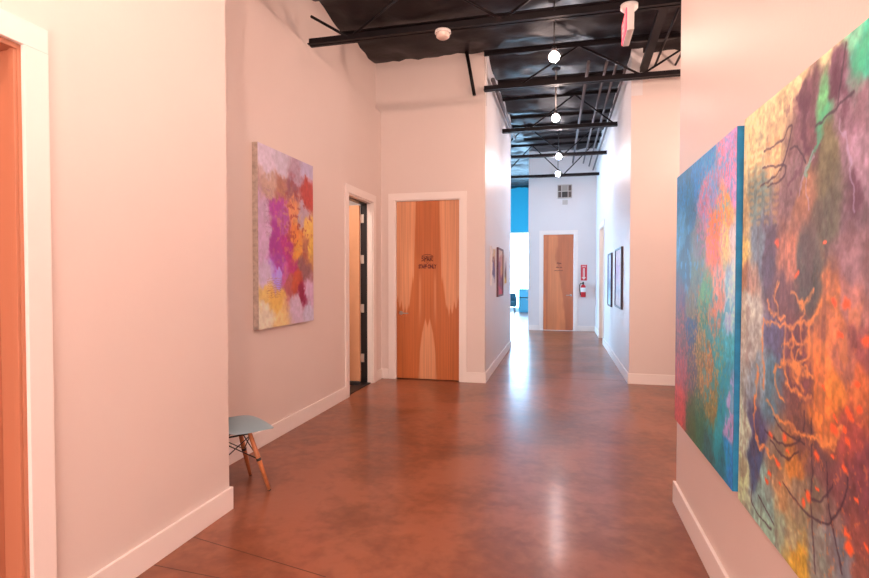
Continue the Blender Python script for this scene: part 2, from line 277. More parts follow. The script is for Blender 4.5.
# ------------------------------------------------------------------ painted surfaces
def paint_grid(name, origin, ud, vd, w, h, nu, nv, fn, m, parent):
    """front of a canvas or door: a fine grid whose pigment comes from fn(U, V)"""
    u = np.linspace(0, 1, nu); v = np.linspace(0, 1, nv); U, V = np.meshgrid(u, v)
    P = np.array(origin)[None, None] + U[..., None] * w * np.array(ud) + V[..., None] * h * np.array(vd)
    col = np.clip(fn(U, V), 0, 1); me = bpy.data.meshes.new(name)
    idx = np.arange(nu * nv).reshape(nv, nu)
    F = np.stack([idx[:-1, :-1], idx[1:, :-1], idx[1:, 1:], idx[:-1, 1:]], -1).reshape(-1, 4)
    me.from_pydata(P.reshape(-1, 3).tolist(), [], F.tolist())
    a = me.color_attributes.new('paint', 'FLOAT_COLOR', 'POINT')
    a.data.foreach_set('color', np.concatenate([col.reshape(-1, 3), np.ones((nu * nv, 1))], 1).astype(np.float32).ravel())
    me.update(); o = bpy.data.objects.new(name, me); C.objects.link(o); me.materials.append(m); o.parent = parent; return o
def srgb2lin(c): c = np.clip(c, 0, 255) / 255.; return np.where(c <= .04045, c / 12.92, ((c + .055) / 1.055) ** 2.4)
def field(U, V, pts, asp, sharp=.045, warp=.06, seed=1):
    """pigment laid out by brushed patches"""
    u = U + warp * (fbm(U * 7 + 3, V * 7 * asp + 3, seed) - .5) * 2 + .35 * warp * (fbm(U * 30 + 3, V * 30 * asp, seed + 5) - .5) * 2
    v = V + warp * (fbm(U * 7 + 30, V * 6 * asp + 50, seed + 9) - .5) * 2 + .35 * warp * (fbm(U * 30 + 3, V * 24 * asp, seed + 15) - .5) * 2
    num = 0; den = 1e-9
    for p in pts:
        d2 = (u - p[0]) ** 2 + ((v - p[1]) * asp) ** 2
        w_ = 1 / (d2 + sharp ** 2) ** 3
        num = num + w_[..., None] * np.array(p[2:5], float); den = den + w_
    return num / den[..., None]
def stroke(U, V, line, wd, asp, seed=2, jit=.006):
    u = U + jit * 2 * (fbm(U * 40 + 2, V * 40 * asp + 2, seed) - .5); v = V + jit * 2 * (fbm(U * 40 + 22, V * 40 * asp + 12, seed + 3) - .5)
    if len(line) > 2:                        # round the corners of the drawn line
        P = [line[0]] + list(line) + [line[-1]]; q = []
        for i in range(1, len(P) - 2):
            for t in (0, .25, .5, .75):
                q.append(tuple(.5 * (2 * P[i][k] + (P[i + 1][k] - P[i - 1][k]) * t + (2 * P[i - 1][k] - 5 * P[i][k] + 4 * P[i + 1][k] - P[i + 2][k]) * t * t + (3 * P[i][k] - P[i - 1][k] - 3 * P[i + 1][k] + P[i + 2][k]) * t ** 3) for k in (0, 1)))
        line = q + [line[-1]]
    m_ = np.full(U.shape, 9.)
    for a_, b_ in zip(line[:-1], line[1:]):
        ax, ay = a_[0], a_[1] * asp; bx, by = b_[0], b_[1] * asp; dx, dy = bx - ax, by - ay; L = dx * dx + dy * dy + 1e-9
        t = np.clip(((u - ax) * dx + (v * asp - ay) * dy) / L, 0, 1); m_ = np.minimum(m_, np.hypot(u - ax - t * dx, v * asp - ay - t * dy))
    return np.clip(1.3 - m_ / wd, 0, 1)
def over(c, k, rgb): return c * (1 - k[..., None]) + np.array(rgb, float) * k[..., None]
TINT = np.array([1, .76, .66])      # pigments as they are in white light
def to_pigment(c, gain=.84): return srgb2lin(c) / TINT * gain

def big_fn(U, V):
    asp = 1.17; c = field(U, V, PT_BIG, asp, .018, .055, 11)
    g = fbm(U * 40, V * 16, 71) - .5; h = fbm(U * 70, V * 80, 75, 3) - .5; f = fbm(U * 9, V * 9, 77) - .5
    c = c * (1.04 + .35 * g + .55 * h)[..., None] * (1 + f[..., None] * np.array([.22, .2, .16]))
    c = c * .84 + np.array([150, 122, 102.]) * .16
    run = np.clip((fbm(U * 38 + 4, V * 4, 91, 2) - .62) * 7, 0, 1) * .30 * np.clip(V * 4 - .6, 0, 1); c = over(c, run, (90, 60, 62))
    blot = np.clip((fbm(U * 16 + 8, V * 18, 93, 5) - .58) * 12, 0, 1) * np.clip((V - .12) * 5, 0, 1); c = over(c, blot * .28, (105, 68, 66))
    blot = np.clip((fbm(U * 18 + 8, V * 15, 97, 5) - .60) * 12, 0, 1) * np.clip((V - .3) * 5, 0, 1) * np.clip((U - .2) * 5, 0, 1) * np.clip((.80 - V) * 5, 0, 1); c = over(c, blot * .45, (228, 135, 75))
    for l, wd, k in [([(0.375, 0.057), (0.402, 0.054), (0.433, 0.066)], 0.02, 1), ([(0.413, 0.066), (0.404, 0.095), (0.416, 0.127), (0.433, 0.155)], 0.016, 1), ([(0.552, 0.054), (0.565, 0.072), (0.545, 0.073)], 0.022, 1), ([(0.561, 0.074), (0.601, 0.1), (0.583, 0.12)], 0.016, 0.7), ([(0.306, 0.047), (0.33, 0.041), (0.307, 0.056)], 0.01, 0.5), ([(0.623, 0.243), (0.642, 0.262), (0.636, 0.285)], 0.02, 0.7), ([(0.433, 0.159), (0.383, 0.19), (0.341, 0.224)], 0.01, 0.6)]: c = over(c, stroke(U, V, l, wd, asp, 14, .022) * .85 * k, (92, 50, 68))
    for l, wd in [([(0.522, 0.096), (0.497, 0.117), (0.48, 0.14)], 0.016), ([(0.476, 0.149), (0.449, 0.181), (0.426, 0.206)], 0.008), ([(0.659, 0.031), (0.635, 0.07)], 0.035)]: c = over(c, stroke(U, V, l, wd, asp, 15, .02) * .65, (72, 175, 125))
    for l in DARK_LINES: c = over(c, stroke(U, V, l, .0038, asp, 5) * .75, (62, 40, 55))
    for l in LILAC_LINES: c = over(c, stroke(U, V, l, .004, asp, 6, .012) * .45, (190, 165, 190))
    sp = np.clip((fbm(U * 110 + 5, V * 110, 33, 2) - .70) * 12, 0, 1) * np.clip((U - .25) * 3, 0, 1) * np.clip((V - .38) * 4, 0, 1); c = over(c, sp * .4, (228, 120, 60))
    for l in ORANGE_LINES: c = over(c, stroke(U, V, l, .0072, asp, 7, .016) * (.55 + .45 * np.clip(fbm(U * 50, V * 50, 99) * 3 - .9, 0, 1)), (232, 140, 76))
    for i, p in enumerate(DOTS): c = over(c, stroke(U, V, [(p[0] - .004, p[1]), (p[0] + .006, p[1] + .002)], .005 + .003 * (i % 3), asp, 8, .010), (240, 92, 50))
    # pale dabs in rows near the upper left corner
    for i in range(4):
        for k in range(11):
            c = over(c, stroke(U, V, [(.06 + i * .06, .10 + k * .018), (.085 + i * .06, .102 + k * .018)], .007, asp, 9, .01) * .45, (205, 150, 95))
    return to_pigment(c, 1.12)
def blue_fn(U, V):
    asp = 1.3; c = field(U, V, PT_BLUE, asp, .03, .05, 21)
    g = fbm(U * 40, V * 30, 51) - .5; h = fbm(U * 120, V * 120, 55) - .5; c = c * (1.06 + .3 * g + .4 * h)[..., None]
    def spl(th, u0, v0, ru, rv, col, sd, fr=85):
        nonlocal c
        k = np.clip((fbm(U * fr + 3, V * fr, sd, 3) - th) * 12, 0, 1) * np.clip(1.4 - ((U - u0) / ru) ** 2 - ((V - v0) / rv) ** 2, 0, 1); c = over(c, k * .62, col)
    spl(.56, .66, .20, .28, .18, (235, 115, 150), 201); spl(.55, .75, .12, .3, .15, (80, 170, 215), 203)
    spl(.60, .6, .55, .25, .2, (235, 120, 60), 205, 70); spl(.52, .15, .75, .22, .28, (205, 80, 75), 207, 70); spl(.56, .6, .68, .3, .2, (225, 150, 70), 209)
    spl(.52, .8, .68, .25, .3, (25, 150, 160), 211, 40); spl(.63, .3, .30, .3, .2, (90, 160, 200), 213, 22)
    return to_pigment(c, 1.1)
def left_fn(U, V):
    asp = 1.56; c = field(U, V, PT_LEFT, asp, .03, .07, 31)
    h = fbm(U * 30, V * 45, 65) - .5; c = c * (1.05 + .22 * h)[..., None]
    k = np.clip((fbm(U * 25 + 3, V * 40, 301, 4) - .55) * 8, 0, 1) * np.clip(1.2 - ((U - .5) / .35) ** 2 - ((V - .45) / .3) ** 2, 0, 1); c = over(c, k * .4, (240, 175, 90))
    k = np.clip((fbm(U * 25 + 3, V * 40, 307, 4) - .58) * 9, 0, 1) * np.clip(1.2 - ((U - .7) / .35) ** 2 - ((V - .35) / .3) ** 2, 0, 1); c = over(c, k * .6, (170, 50, 50))
    for i in range(9): c = over(c, stroke(U, V, [(.10 + .01 * (i % 3), .24 + i * .03), (.2, .235 + i * .03), (.23, .255 + i * .03)], .006, asp, 12, .02) * .35, (150, 90, 130))
    for i in range(9): c = over(c, stroke(U, V, [(.13, .73 + i * .013), (.36, .725 + i * .013)], .0035, asp, 13, .01) * .5, (180, 110, 90))
    return to_pigment(c)

def veneer(U, V):
    """book-matched veneer: dark heartwood column flaring over pale sapwood, mirrored on the centre line"""
    x = np.abs(U - .5) * 2; n = fbm(x * 22 + 2, V * 3 + 1, 401) - .5; f = fbm(x * 60 + 2, V * 2.2 + 1, 405) - .5
    pale = np.array([238, 150, 104.]); dark = np.array([210, 106, 54.]); mid = np.array([222, 120, 62.])
    edge = np.where(V < .42, .43 - .02 * V, .43 + (V - .42) * .0)
    e2 = np.interp(V, [0, .25, .42, .55, .66, 1], [.40, .43, .48, .58, .74, .8])           # outer limit of the dark field
    k = np.clip((e2 + .10 * n - x) * 22, 0, 1)
    jag = np.clip((x - .62 - .25 * np.abs(np.sin(x * 26)) - (.60 - V) * 4.5) * 14, 0, 1)      # dark flames along the edges
    k = np.maximum(np.maximum(k, jag * (V > .42)), np.clip((V - .60) * 12, 0, 1))
    c = pale[None, None] * (1 - k[..., None]) + dark * k[..., None]
    # pale spear rising from the foot, with a dark arrow point inside it
    sp = np.interp(V, [0, .42, .66, .74, .85, 1], [-.1, -.05, .10, .20, .27, .31]); ks = np.clip((sp + .05 * n - x) * 30, 0, 1)
    tip = np.interp(V, [0, .40, .60, .73, 1], [.20, .20, .18, -.02, -.3]); kd = np.clip((tip - x) * 30, 0, 1)
    c = over(c, ks * (1 - kd), pale)
    li = np.clip(1 - np.abs(x - .24 - .02 * n) / .06, 0, 1) * np.clip((V - .38) * 12, 0, 1) * np.clip((.72 - V) * 8, 0, 1); c = over(c, li * .7, pale)
    return to_pigment(c * (1 + .22 * f + .12 * n)[..., None])
def veneer_far(U, V):
    n = fbm(U * 6 + 2, V * 4 + 1, 421) - .5; f = fbm(U * 60 + 2, V * 2.2 + 1, 425) - .5
    lim = np.interp(V, [0, .2, .4, .6, .8, 1], [.40, .45, .5, .62, .66, .78]) + .25 * n; k = np.clip((U - lim) * 14, 0, 1) * .9
    k = np.maximum(k, np.clip(1 - np.abs(U - .12 - .1 * n) / .06, 0, 1) * .5)
    c = np.array([214, 124, 76.])[None, None] * (1 - k[..., None]) + np.array([184, 92, 54.]) * k[..., None]
    return srgb2lin(c * (1 + .12 * f + .12 * n)[..., None])

PM = painted_mat('oil_paint', .45, .25); VM = painted_mat('veneer_varnish', .30, .03, .5)

def text_mesh(name, s, size, m, parent, loc, rot, extrude=.0006, sx=1, bold=.012):
    cu = bpy.data.curves.new(name, 'FONT'); cu.body = s; cu.size = size; cu.extrude = extrude; cu.align_x = 'CENTER'; cu.align_y = 'CENTER'; cu.offset = size * bold
    t = bpy.data.objects.new('tmp', cu); C.objects.link(t); bpy.context.view_layer.update()
    me = bpy.data.meshes.new_from_object(t.evaluated_get(bpy.context.evaluated_depsgraph_get())); bpy.data.objects.remove(t); me.name = name
    o = bpy.data.objects.new(name, me); C.objects.link(o); me.materials.clear(); me.materials.append(m); o.parent = parent; o.location = loc; o.rotation_euler = rot; o.scale = (sx, 1, 1); return o

# ------------------------------------------------------------------ doors
def lever(parent, x, y, z, dx, name='lever_handle'):
    b = MB(); b.lathe([(0, -.008), (.026, -.008), (.028, 0), (.0, 0)], (x, y, z), 20, 'y')
    b.tube([(x, y, z), (x, y - .05, z)], .009); b.tube([(x - .008 * dx, y - .05, z), (x + .115 * dx, y - .052, z)], .0085, r2=.007)
    return b.build(name, M['chrome'], parent)
def casing_y(x0, x1, h, y, wd, th=.018):   # around an opening in a wall facing -y
    return MB().box(x0 - wd, x0, y - th, y, 0, h).box(x1, x1 + wd, y - th, y, 0, h).box(x0 - wd, x1 + wd, y - th, y, h, h + wd)
def jamb_y(x0, x1, h, y0, y1, t=.015): return MB().box(x0, x0 + t, y0, y1, 0, h).box(x1 - t, x1, y0, y1, 0, h).box(x0, x1, y0, y1, h - t, h)

# near left doorway, only its frame in view
d = struct(empty('door_1', (NX, 1, 0)))
loc = lambda b: b
def rel(o, e):  # keep world coordinates of a mesh built in place
    o.parent = e; o.matrix_parent_inverse = e.matrix_basis.inverted(); return o
th = .018
rel(MB().box(NX, NX + th, 1.527, 1.62, 0, 2.235).box(NX, NX + th, .455, .545, 0, 2.235).box(NX, NX + th, .455, 1.62, 2.235, 2.325).build('casing', M['trim'], bevel=.002), d)
rel(MB().box(NX - .10, NX, 1.515, 1.535, 0, 2.235).box(NX - .10, NX, .55, .57, 0, 2.235).box(NX - .10, NX, .57, 1.515, 2.215, 2.235).box(NX - .028, NX - .004, 1.503, 1.515, 0, 2.215).build('door_frame', M['coral'], bevel=.0015), d)
lf = rel(MB().box(NX - .145, NX - .101, .56, 1.53, .01, 2.22).build('door_leaf', M['coral'], bevel=.002), d)
rel(MB().lathe([(0, 0), (.026, 0), (.026, .008), (.01, .01), (.01, .04), (.024, .05), (.02, .07), (0, .072)], (NX - .101, .65, .95), 20, 'x').build('door_knob', M['chrome']), lf)

# open door in the left wall
d = struct(empty('door_2', (-2.38, 6.07, 0)))
rel(MB().box(-2.38, -2.362, 5.565, 5.66, 0, 2.36).box(-2.38, -2.362, 6.48, 6.575, 0, 2.36).box(-2.38, -2.362, 5.565, 6.575, 2.36, 2.455).build('casing', M['trim'], bevel=.002), d)
rel(MB().box(-2.45, -2.38, 6.465, 6.48, 0, 2.36).box(-2.45, -2.38, 5.66, 5.675, 0, 2.36).box(-2.45, -2.38, 5.66, 6.48, 2.345, 2.36).build('jamb', M['trim']), d)
rel(MB().box(-2.535, -2.45, 6.455, 6.48, 0, 2.36).box(-2.535, -2.45, 5.66, 5.68, 0, 2.36).box(-2.535, -2.45, 5.66, 6.48, 2.335, 2.36).build('metal_frame', M['black']), d)
rel(MB().box(-2.56, -2.40, 5.68, 6.455, 0, .012).build('threshold', M['black'], bevel=.003), d)
lf = rel(MB().box(-3.32, -2.54, 6.415, 6.458, .02, 2.32).build('door_leaf', M['wood'], bevel=.002), d)
for z in (.33, 0.98, 1.62, 2.15):
    hb = MB().box(-2.528, -2.49, 6.450, 6.4555, z - .055, z + .055); hb.tube([(-2.532, 6.445, z - .055), (-2.532, 6.445, z + .055)], .007, 10)
    rel(hb.build('hinge', M['nickel']), d)

# closed veneer door in the middle wall
d = struct(empty('door_3', (-1.732, 6.82, 0)))
rel(casing_y(-2.18, -1.285, 2.425, 6.82, .092).build('casing', M['trim'], bevel=.002), d)
rel(jamb_y(-2.18, -1.285, 2.425, 6.82, 6.97, .012).build('jamb', M['trim']), d)
lf = rel(MB().box(-2.165, -1.30, 6.846, 6.885, .012, 2.41).build('door_leaf', M['wood']), d)
v_ = paint_grid('veneer_face', (-2.165, 6.845, 2.41), (1, 0, 0), (0, 0, -1), .865, 2.398, 140, 380, veneer, VM, None); v_.parent = lf; v_.matrix_parent_inverse = lf.matrix_world.inverted()
bpy.context.view_layer.update()
def relp(o, p):
    bpy.context.view_layer.update(); o.parent = p; o.matrix_parent_inverse = p.matrix_world.inverted(); return o
v_.matrix_parent_inverse = lf.matrix_world.inverted()
relp(lever(None, -2.105, 6.845, .90, 1), lf)
sg = MB(); random.seed(5)                       # round crest of looping letters above a dotted line
cx, cz, yy = -1.732, 1.635, 6.8435
def scr(pts, r=.006): sg.tube([(cx + a * 1.0, yy, cz + b_) for a, b_ in pts], r, 5)
scr([(-.052, .020), (-.070, .030), (-.082, .012), (-.060, -.004), (-.058, -.026), (-.085, -.028)])
scr([(-.040, -.040), (-.038, .028), (-.016, .034), (-.008, .012), (-.034, -.002)])
scr([(-.008, -.034), (.006, .040), (.022, -.034)]); scr([(-.004, -.010), (.018, -.010)])
scr([(.034, -.034), (.036, .036), (.062, .030), (.060, .006), (.038, .002), (.072, -.032)])
scr([(-.082, .036), (-.05, .052), (0, .060), (.05, .050), (.078, .030)], .0035)
scr([(-.02, -.05), (0, -.062), (.02, -.05)], .003)
for k in range(9): scr([(-.08 + k * .02, -.066 - .006 * (k % 2)), (-.074 + k * .02, -.066)], .0028)
relp(sg.build('painted_crest', M['ink']), lf)
relp(text_mesh('painted_lettering', 'STAFF ONLY', .072, M['ink'], None, (-1.735, 6.844, 1.528), (math.pi / 2, 0, 0), sx=.60, bold=.05), lf)

# closed door at the end of the corridor
d = struct(empty('door_4', (-.043, 13.95, 0)))
rel(casing_y(-.436, .35, 2.5, 13.95, .092).build('casing', M['trim'], bevel=.002), d)
rel(jamb_y(-.436, .35, 2.5, 13.95, 14.1, .012).box(-.424, .338, 13.97, 14.09, 0, .0118).build('jamb', M['trim']), d)  # includes a low sill added to stop light leaking under the leaf
lf = rel(MB().box(-.421, .335, 13.976, 14.015, .012, 2.485).build('door_leaf', M['wood']), d)
relp(paint_grid('veneer_face', (-.421, 13.975, 2.485), (1, 0, 0), (0, 0, -1), .756, 2.473, 60, 160, veneer_far, VM, None), lf)
relp(lever(None, .275, 13.975, .92, -1), lf)
sg = MB(); cx, cz, yy = -.03, 1.73, 13.973
def scr(pts, r=.006): sg.tube([(cx + a, yy, cz + b_) for a, b_ in pts], r, 5)
scr([(-.05, 0), (-.03, .035), (-.01, 0), (0, .035), (.02, 0), (.05, .02), (.055, -.005)], .010); scr([(-.01, -.02), (.01, -.03)], .006)
scr([(-.07, -.10), (-.05, -.08), (-.03, -.10), (-.01, -.085)], .010); scr([(.02, -.10), (.04, -.085), (.055, -.10), (.075, -.09)], .010)
scr([(-.12, -.182), (-.08, -.172), (-.04, -.180), (0, -.172), (.05, -.176), (.10, -.172)], .006)
relp(sg.build('painted_crest', M['ink']), lf)

# doorway in the right corridor wall
d = struct(empty('door_5', (.88, 11.9, 0)))
rel(MB().box(.862, .88, 11.257, 11.35, 0, 2.48).box(.862, .88, 12.5, 12.593, 0, 2.48).box(.862, .88, 11.257, 12.593, 2.48, 2.572).build('casing', M['trim'], bevel=.002), d)
rel(MB().box(.88, 1.02, 12.485, 12.5, 0, 2.48).box(.88, 1.02, 11.35, 11.365, 0, 2.48).box(.88, 1.02, 11.35, 12.5, 2.465, 2.48).build('jamb', M['trim']), d)
lf = rel(MB().box(1.022, 1.06, 11.34, 12.51, .01, 2.49).build('door_leaf', M['wood']), d)
relp(MB().lathe([(0, -.07), (.024, -.06), (.024, -.04), (.01, -.03), (.01, 0)], (1.022, 12.38, .95), 16, 'x').build('door_knob', M['chrome']), lf)

# ------------------------------------------------------------------ roof joists
JO = [(-1.2, 3.60, -2.0, 3.25, 'behind the viewpoint'), (1.0, 3.60, -1.9, .5, ''), (2.9, 3.60, -2.44, .62, ''),
      (4.72, 3.63, -2.375, 3.28, 'black steel roof joist nearest the viewpoint, running from left wall over the smoke detector'),
      (6.72, 3.76, -.955, 3.28, 'black steel roof joist at the corner of the veneer-door wall, second from the viewpoint'),
      (8.80, 3.78, -.945, .87, 'black steel joist over the corridor, third from the viewpoint, between second and third lamps'),
      (10.75, 3.78, -6.05, .87, 'black steel joist over the corridor end of the left wall, just before the third lamp'),
      (12.75, 3.75, -6.05, .87, 'black steel joist farthest along, just in front of the wall with the vent')]
for i, (y, z, x0, x1, lab) in enumerate(JO):
    if i < 3: continue
    e = empty('roof_joist', (x0, y, z)); tag(e, lab, 'roof joist', 'steel roof joists')
    rel(MB().box(x0, x1, y - .045, y - .008, z, z + .008).box(x0, x1, y - .012, y - .006, z, z + .065).box(x0, x1, y + .008, y + .045, z, z + .008).box(x0, x1, y + .006, y + .012, z, z + .065).build('bottom_chord', M['steel']), e)
    zt = deckz(y) - .10
    rel(MB().box(x0, x1, y - .05, y + .05, zt + .045, zt + .052).box(x0, x1, y - .012, y + .012, zt, zt + .05).build('top_chord', M['steel']), e)
    xb = -1.95 if x0 > -3 else -5.7; st = .72
    k = 0
    if x0 > -2.5 and i == 3: rel(MB().tube([(x0 + .02, y, z + .28), (-1.97, y, z + .04)], .014, 6).build('web_rod', M['steel']), e)
    while xb < x1 - .3:
        a_, b_ = xb, min(xb + st, x1 - .05)
        if a_ > x0:
            rel(MB().tube([(a_, y, z + .04), (b_, y, zt + .02)] if k % 2 == 0 else [(a_, y, zt + .02), (b_, y, z + .04)], .013, 6).build('web_rod', M['steel']), e)
        xb += st; k += 1
# brace standing against the upper wall
e = MB(); e.tube([(-1.20, 6.80, 4.34), (-1.09, 6.78, 3.74)], .024, 6)
tag(e.build('steel_brace', M['steel']), 'short slanting black steel strut against the upper wall over the veneer door', 'brace')
# light purlins between joists under the deck
PU = [(3.9, -2.4, 3.2), (5.6, -2.4, 3.2), (7.75, -.9, .85), (9.8, -.9, .85), (11.8, -.8, .85)]
for (y, x0, x1), w_ in zip(PU, ('nearest the viewpoint before the exit sign', 'between exit sign and the corridor corner', 'first over the corridor beyond the corner', 'over the middle of the corridor', 'over the corridor near the far door')):
    z = deckz(y) - .11
    tag(MB().box(x0, x1, y - .04, y + .04, z, z + .01).box(x0, x1, y - .005, y + .005, z - .05, z).build('steel_purlin', M['steel']), 'thin dark purlin under the roof, ' + w_, 'purlin', 'steel purlins')
# ducts and conduits running along the corridor roof
def run(name, x0, y0, z0, x1, y1, z1, r, lab, box=False, m='steel'):
    if box: 
        b = MB().prism([(x0 - r, y0), (x0 + r, y0), (x1 + r, y1), (x1 - r, y1)], z0, z0 + .06)
    else: b = MB().tube([(x0, y0, z0), (x1, y1, z1)], r, 10)
    return tag(b.build(name, M[m]), lab, 'pipe', 'pipes under the roof')
run('cable_tray', .95, 4.75, 4.02, 1.03, 7.30, 4.02, .045, 'wide dark cable tray under roof, right of the exit sign', True)
run('conduit', 1.12, 4.75, 4.05, 1.17, 7.30, 4.10, .014, 'thin conduit just right of the wide cable tray')
run('conduit', 1.36, 4.75, 4.05, 1.42, 7.30, 4.10, .014, 'thin conduit farthest right, alone by the near right wall')
run('conduit', .34, 7.0, 4.12, .30, 13.9, 4.30, .022, 'grey conduit nearest the lamps along the corridor roof', m='galv')
run('conduit', .56, 7.0, 4.10, .56, 13.9, 4.28, .018, 'grey conduit second from the lamps along the corridor roof', m='galv')
run('conduit', .68, 7.0, 4.08, .70, 13.9, 4.20, .018, 'grey conduit third from the lamps along the corridor roof', m='galv')
run('conduit', .79, 7.0, 4.02, .80, 13.9, 4.10, .018, 'grey conduit hugging the top of the right corridor wall', m='galv')
run('conduit', -.88, 7.0, 4.00, -.88, 10.4, 4.10, .03, 'silver flexible conduit along the top of the left corridor wall', m='galv')

# ------------------------------------------------------------------ pendant lamps
def pendant(x, y, z, col, lab, cord, power):
    e = empty('pendant_lamp', (x, y, z)); tag(e, lab, 'lamp', 'bare bulb pendant lamps')
    zt = deckz(y) - .06 - z
    MB().tube([(0, 0, .09), (0, 0, zt)], .006 if not cord else .009, 8).build('cord', M['grey' if cord else 'black'], e)
    MB().lathe([(0, .10), (.022, .10), (.026, .085), (.026, .045), (.0, .045)], seg=16).build('socket', M['black'], e)
    MB().lathe([(0, zt), (.06, zt), (.06, zt - .02), (.0, zt - .025)], seg=20).build('ceiling_cup', M['black'], e)
    prof = [(.052 * math.sin(t), -.052 * math.cos(t)) for t in [math.pi * k / 12 for k in range(11)]] + [(.018, .05)]
    bm_ = emit('bulb_glow', col, LAMP_POWER[power]); MB().lathe(prof, seg=16).build('bulb', bm_, e)
    return e
pendant(-.06, -1.2, 3.6, LAMP_WARM, 'bare bulb lamp behind the viewpoint, out of frame', 0, 'near')
pendant(-1.0, .9, 3.6, LAMP_WARM, 'bare bulb lamp overhead left of the viewpoint, out of frame', 0, 'side')
pendant(-.06, 2.6, 3.6, LAMP_WARM, 'bare bulb lamp just above the top of the frame', 0, 'near')
pendant(-.07, 5.46, 3.6, LAMP_WARM, 'nearest and largest glowing bulb hanging under the roof', 0, 'front')
pendant(-.07, 7.54, 3.6, LAMP_MID, 'second glowing bulb, on a long pale rod over the corridor', 1, 'mid')
pendant(-.035, 9.95, 3.6, LAMP_COOL, 'third glowing bulb over the corridor', 0, 'far')
pendant(-.055, 11.63, 3.6, LAMP_COOL, 'farthest glowing bulb, lowest in view above the vent', 0, 'far')
pendant(2.1, 5.2, 3.3, LAMP_WARM, 'bare bulb lamp in the alcove behind the near right wall', 0, 'alcove')
# unseen lamp added in the side room to light the open door leaf
e = empty('side_room_fill_lamp', (-3.2, 5.6, 2.93)); tag(e, 'added unseen round fill lamp lighting the side room behind the open door', 'lamp')
MB().lathe([(0, .07), (.14, .07), (.15, .0), (.14, 0)], seg=24).build('rim', M['white'], e)
MB().lathe([(.14, 0), (.10, -.03), (.0, -.04)], seg=24).build('diffuser', emit('side_room_fill_glow', (1, .80, .66), 110), e)

# ------------------------------------------------------------------ exit sign and smoke detector
e = empty('exit_sign', (.54, 4.72, 3.40)); tag(e, 'red and white exit sign seen edge-on, hanging under the nearest joist', 'exit sign')
MB().box(-.022, .034, -.16, .17, 0, .19).build('housing', M['white'], e, bevel=.008)
p_ = MB().box(-.028, -.0215, -.155, .165, .006, .184).build('sign_face', emit('exit_red_glow', (.95, .06, .13), .9), e, bevel=.002)
text_mesh('exit_lettering', 'EXIT', .15, M['white'], p_, (-.0285, .005, .095), (math.pi / 2, 0, -math.pi / 2), sx=.85)
MB().lathe([(0, 0), (.07, 0), (.07, -.03), (.05, -.05), (0, -.05)], (0.006, -.06, .245), 24).build('ceiling_mount', emit('mount_plastic_lit', (.75, .25, .28), .15) if False else M['white'], e)
MB().tube([(0.006, -.06, .245), (0.006, -.06, .27)], .012, 8).build('stem', M['chrome'], e)

e = empty('smoke_detector', (-1.05, 4.72, 3.598)); tag(e, 'round white smoke detector under the nearest black joist', 'smoke detector')
MB().lathe([(0, .032), (.072, .032), (.074, .012), (.066, .008)], seg=32).build('base', M['white'], e)
MB().lathe([(.060, .010), (.060, -.022), (.045, -.034), (0, -.036)], seg=32).build('sensor_dome', mat('warm_white_plastic', (.85, .70, .62), .45), e)

# ------------------------------------------------------------------ paintings
def canvas_left():
    e = empty('painting', (-2.38, 4.21, .97)); tag(e, 'magenta, orange and lilac abstract canvas hanging on the left wall beside the open door', 'painting')
    MB().box(0.001, .049, -.4775, .4775, 0, 1.489).build('canvas_side', M['canvas'], e)
    paint_grid('canvas_front', (.05, -.4775, 1.489), (0, 1, 0), (0, 0, -1), .955, 1.489, 200, 320, left_fn, PM, e)
canvas_left()
def canvas_right(s0, s1, z0, z1, off, fn, sm, lab, nu, nv, tilt=0):
    o = rw(s1, 0); e = empty('painting', (o[0], o[1], z0), math.atan2(-RD.y, -RD.x)); tag(e, lab, 'painting', 'abstract canvases on the right wall')
    e.rotation_euler.y = math.radians(tilt)
    w_ = s1 - s0; h_ = z1 - z0                 # local +x runs towards the viewpoint, local +y into the wall ... -y into the corridor
    MB().box(0, w_, -off + .001, -.001, 0, h_).build('canvas_side', sm, e)
    paint_grid('canvas_front', (0, -off, h_), (1, 0, 0), (0, 0, -1), w_, h_, nu, nv, fn, PM, e)
canvas_right(2.215, 3.285, .565, 1.962, .045, blue_fn, M['navy'], 'abstract canvas in blue with an orange flare, farther one on the right wall', 260, 300)
canvas_right(.98, 2.20, .545, 1.975, .030, big_fn, M['canvas'], 'abstract canvas in cream, purple and orange with dripping lines, nearest on the right wall', 560, 640, .8)

# small framed pictures in the corridor
def framed(x, side, y0, y1, z0, z1, depth, fm_, art, lab, grp, mount=.02):
    e = empty('framed_picture', (x, (y0 + y1) / 2, z0)); tag(e, lab, 'picture', grp); s = side; h = z1 - z0; a_ = (y1 - y0) / 2; t = .03
    MB().box(0, s * depth, -a_, -a_ + t, 0, h).box(0, s * depth, a_ - t, a_, 0, h).box(0, s * depth, -a_ + t, a_ - t, 0, t).box(0, s * depth, -a_ + t, a_ - t, h - t, h).build('frame', fm_, e, bevel=.002)
    MB().box(s * .002, s * depth * .55, -a_ + t, a_ - t, t, h - t).build('backing', M['white'], e)
    paint_grid('print', (s * (depth * .55 + .001), a_ - t if s < 0 else -a_ + t, h - t), (0, -1 if s < 0 else 1, 0), (0, 0, -1), 2 * a_ - 2 * t, h - 2 * t, 40, 90, art, PM, e)
def art(pts, seed): return lambda U, V: srgb2lin(field(U, V, pts, 2, .06, .12, seed) * (1 + .3 * (fbm(U * 20, V * 40, seed + 2) - .5))[..., None])
fr_d = mat('dark_frame', (.045, .025, .05), .4); fr_w = mat('white_frame', (.82, .76, .74), .45); fr_m = mat('maroon_frame', (.14, .04, .06), .4)
a1 = art([(.2, .1, 235, 225, 215), (.6, .2, 215, 190, 150), (.7, .35, 150, 90, 90), (.5, .5, 120, 80, 130), (.6, .7, 90, 70, 120), (.4, .9, 225, 215, 215), (.1, .5, 235, 225, 220)], 501)
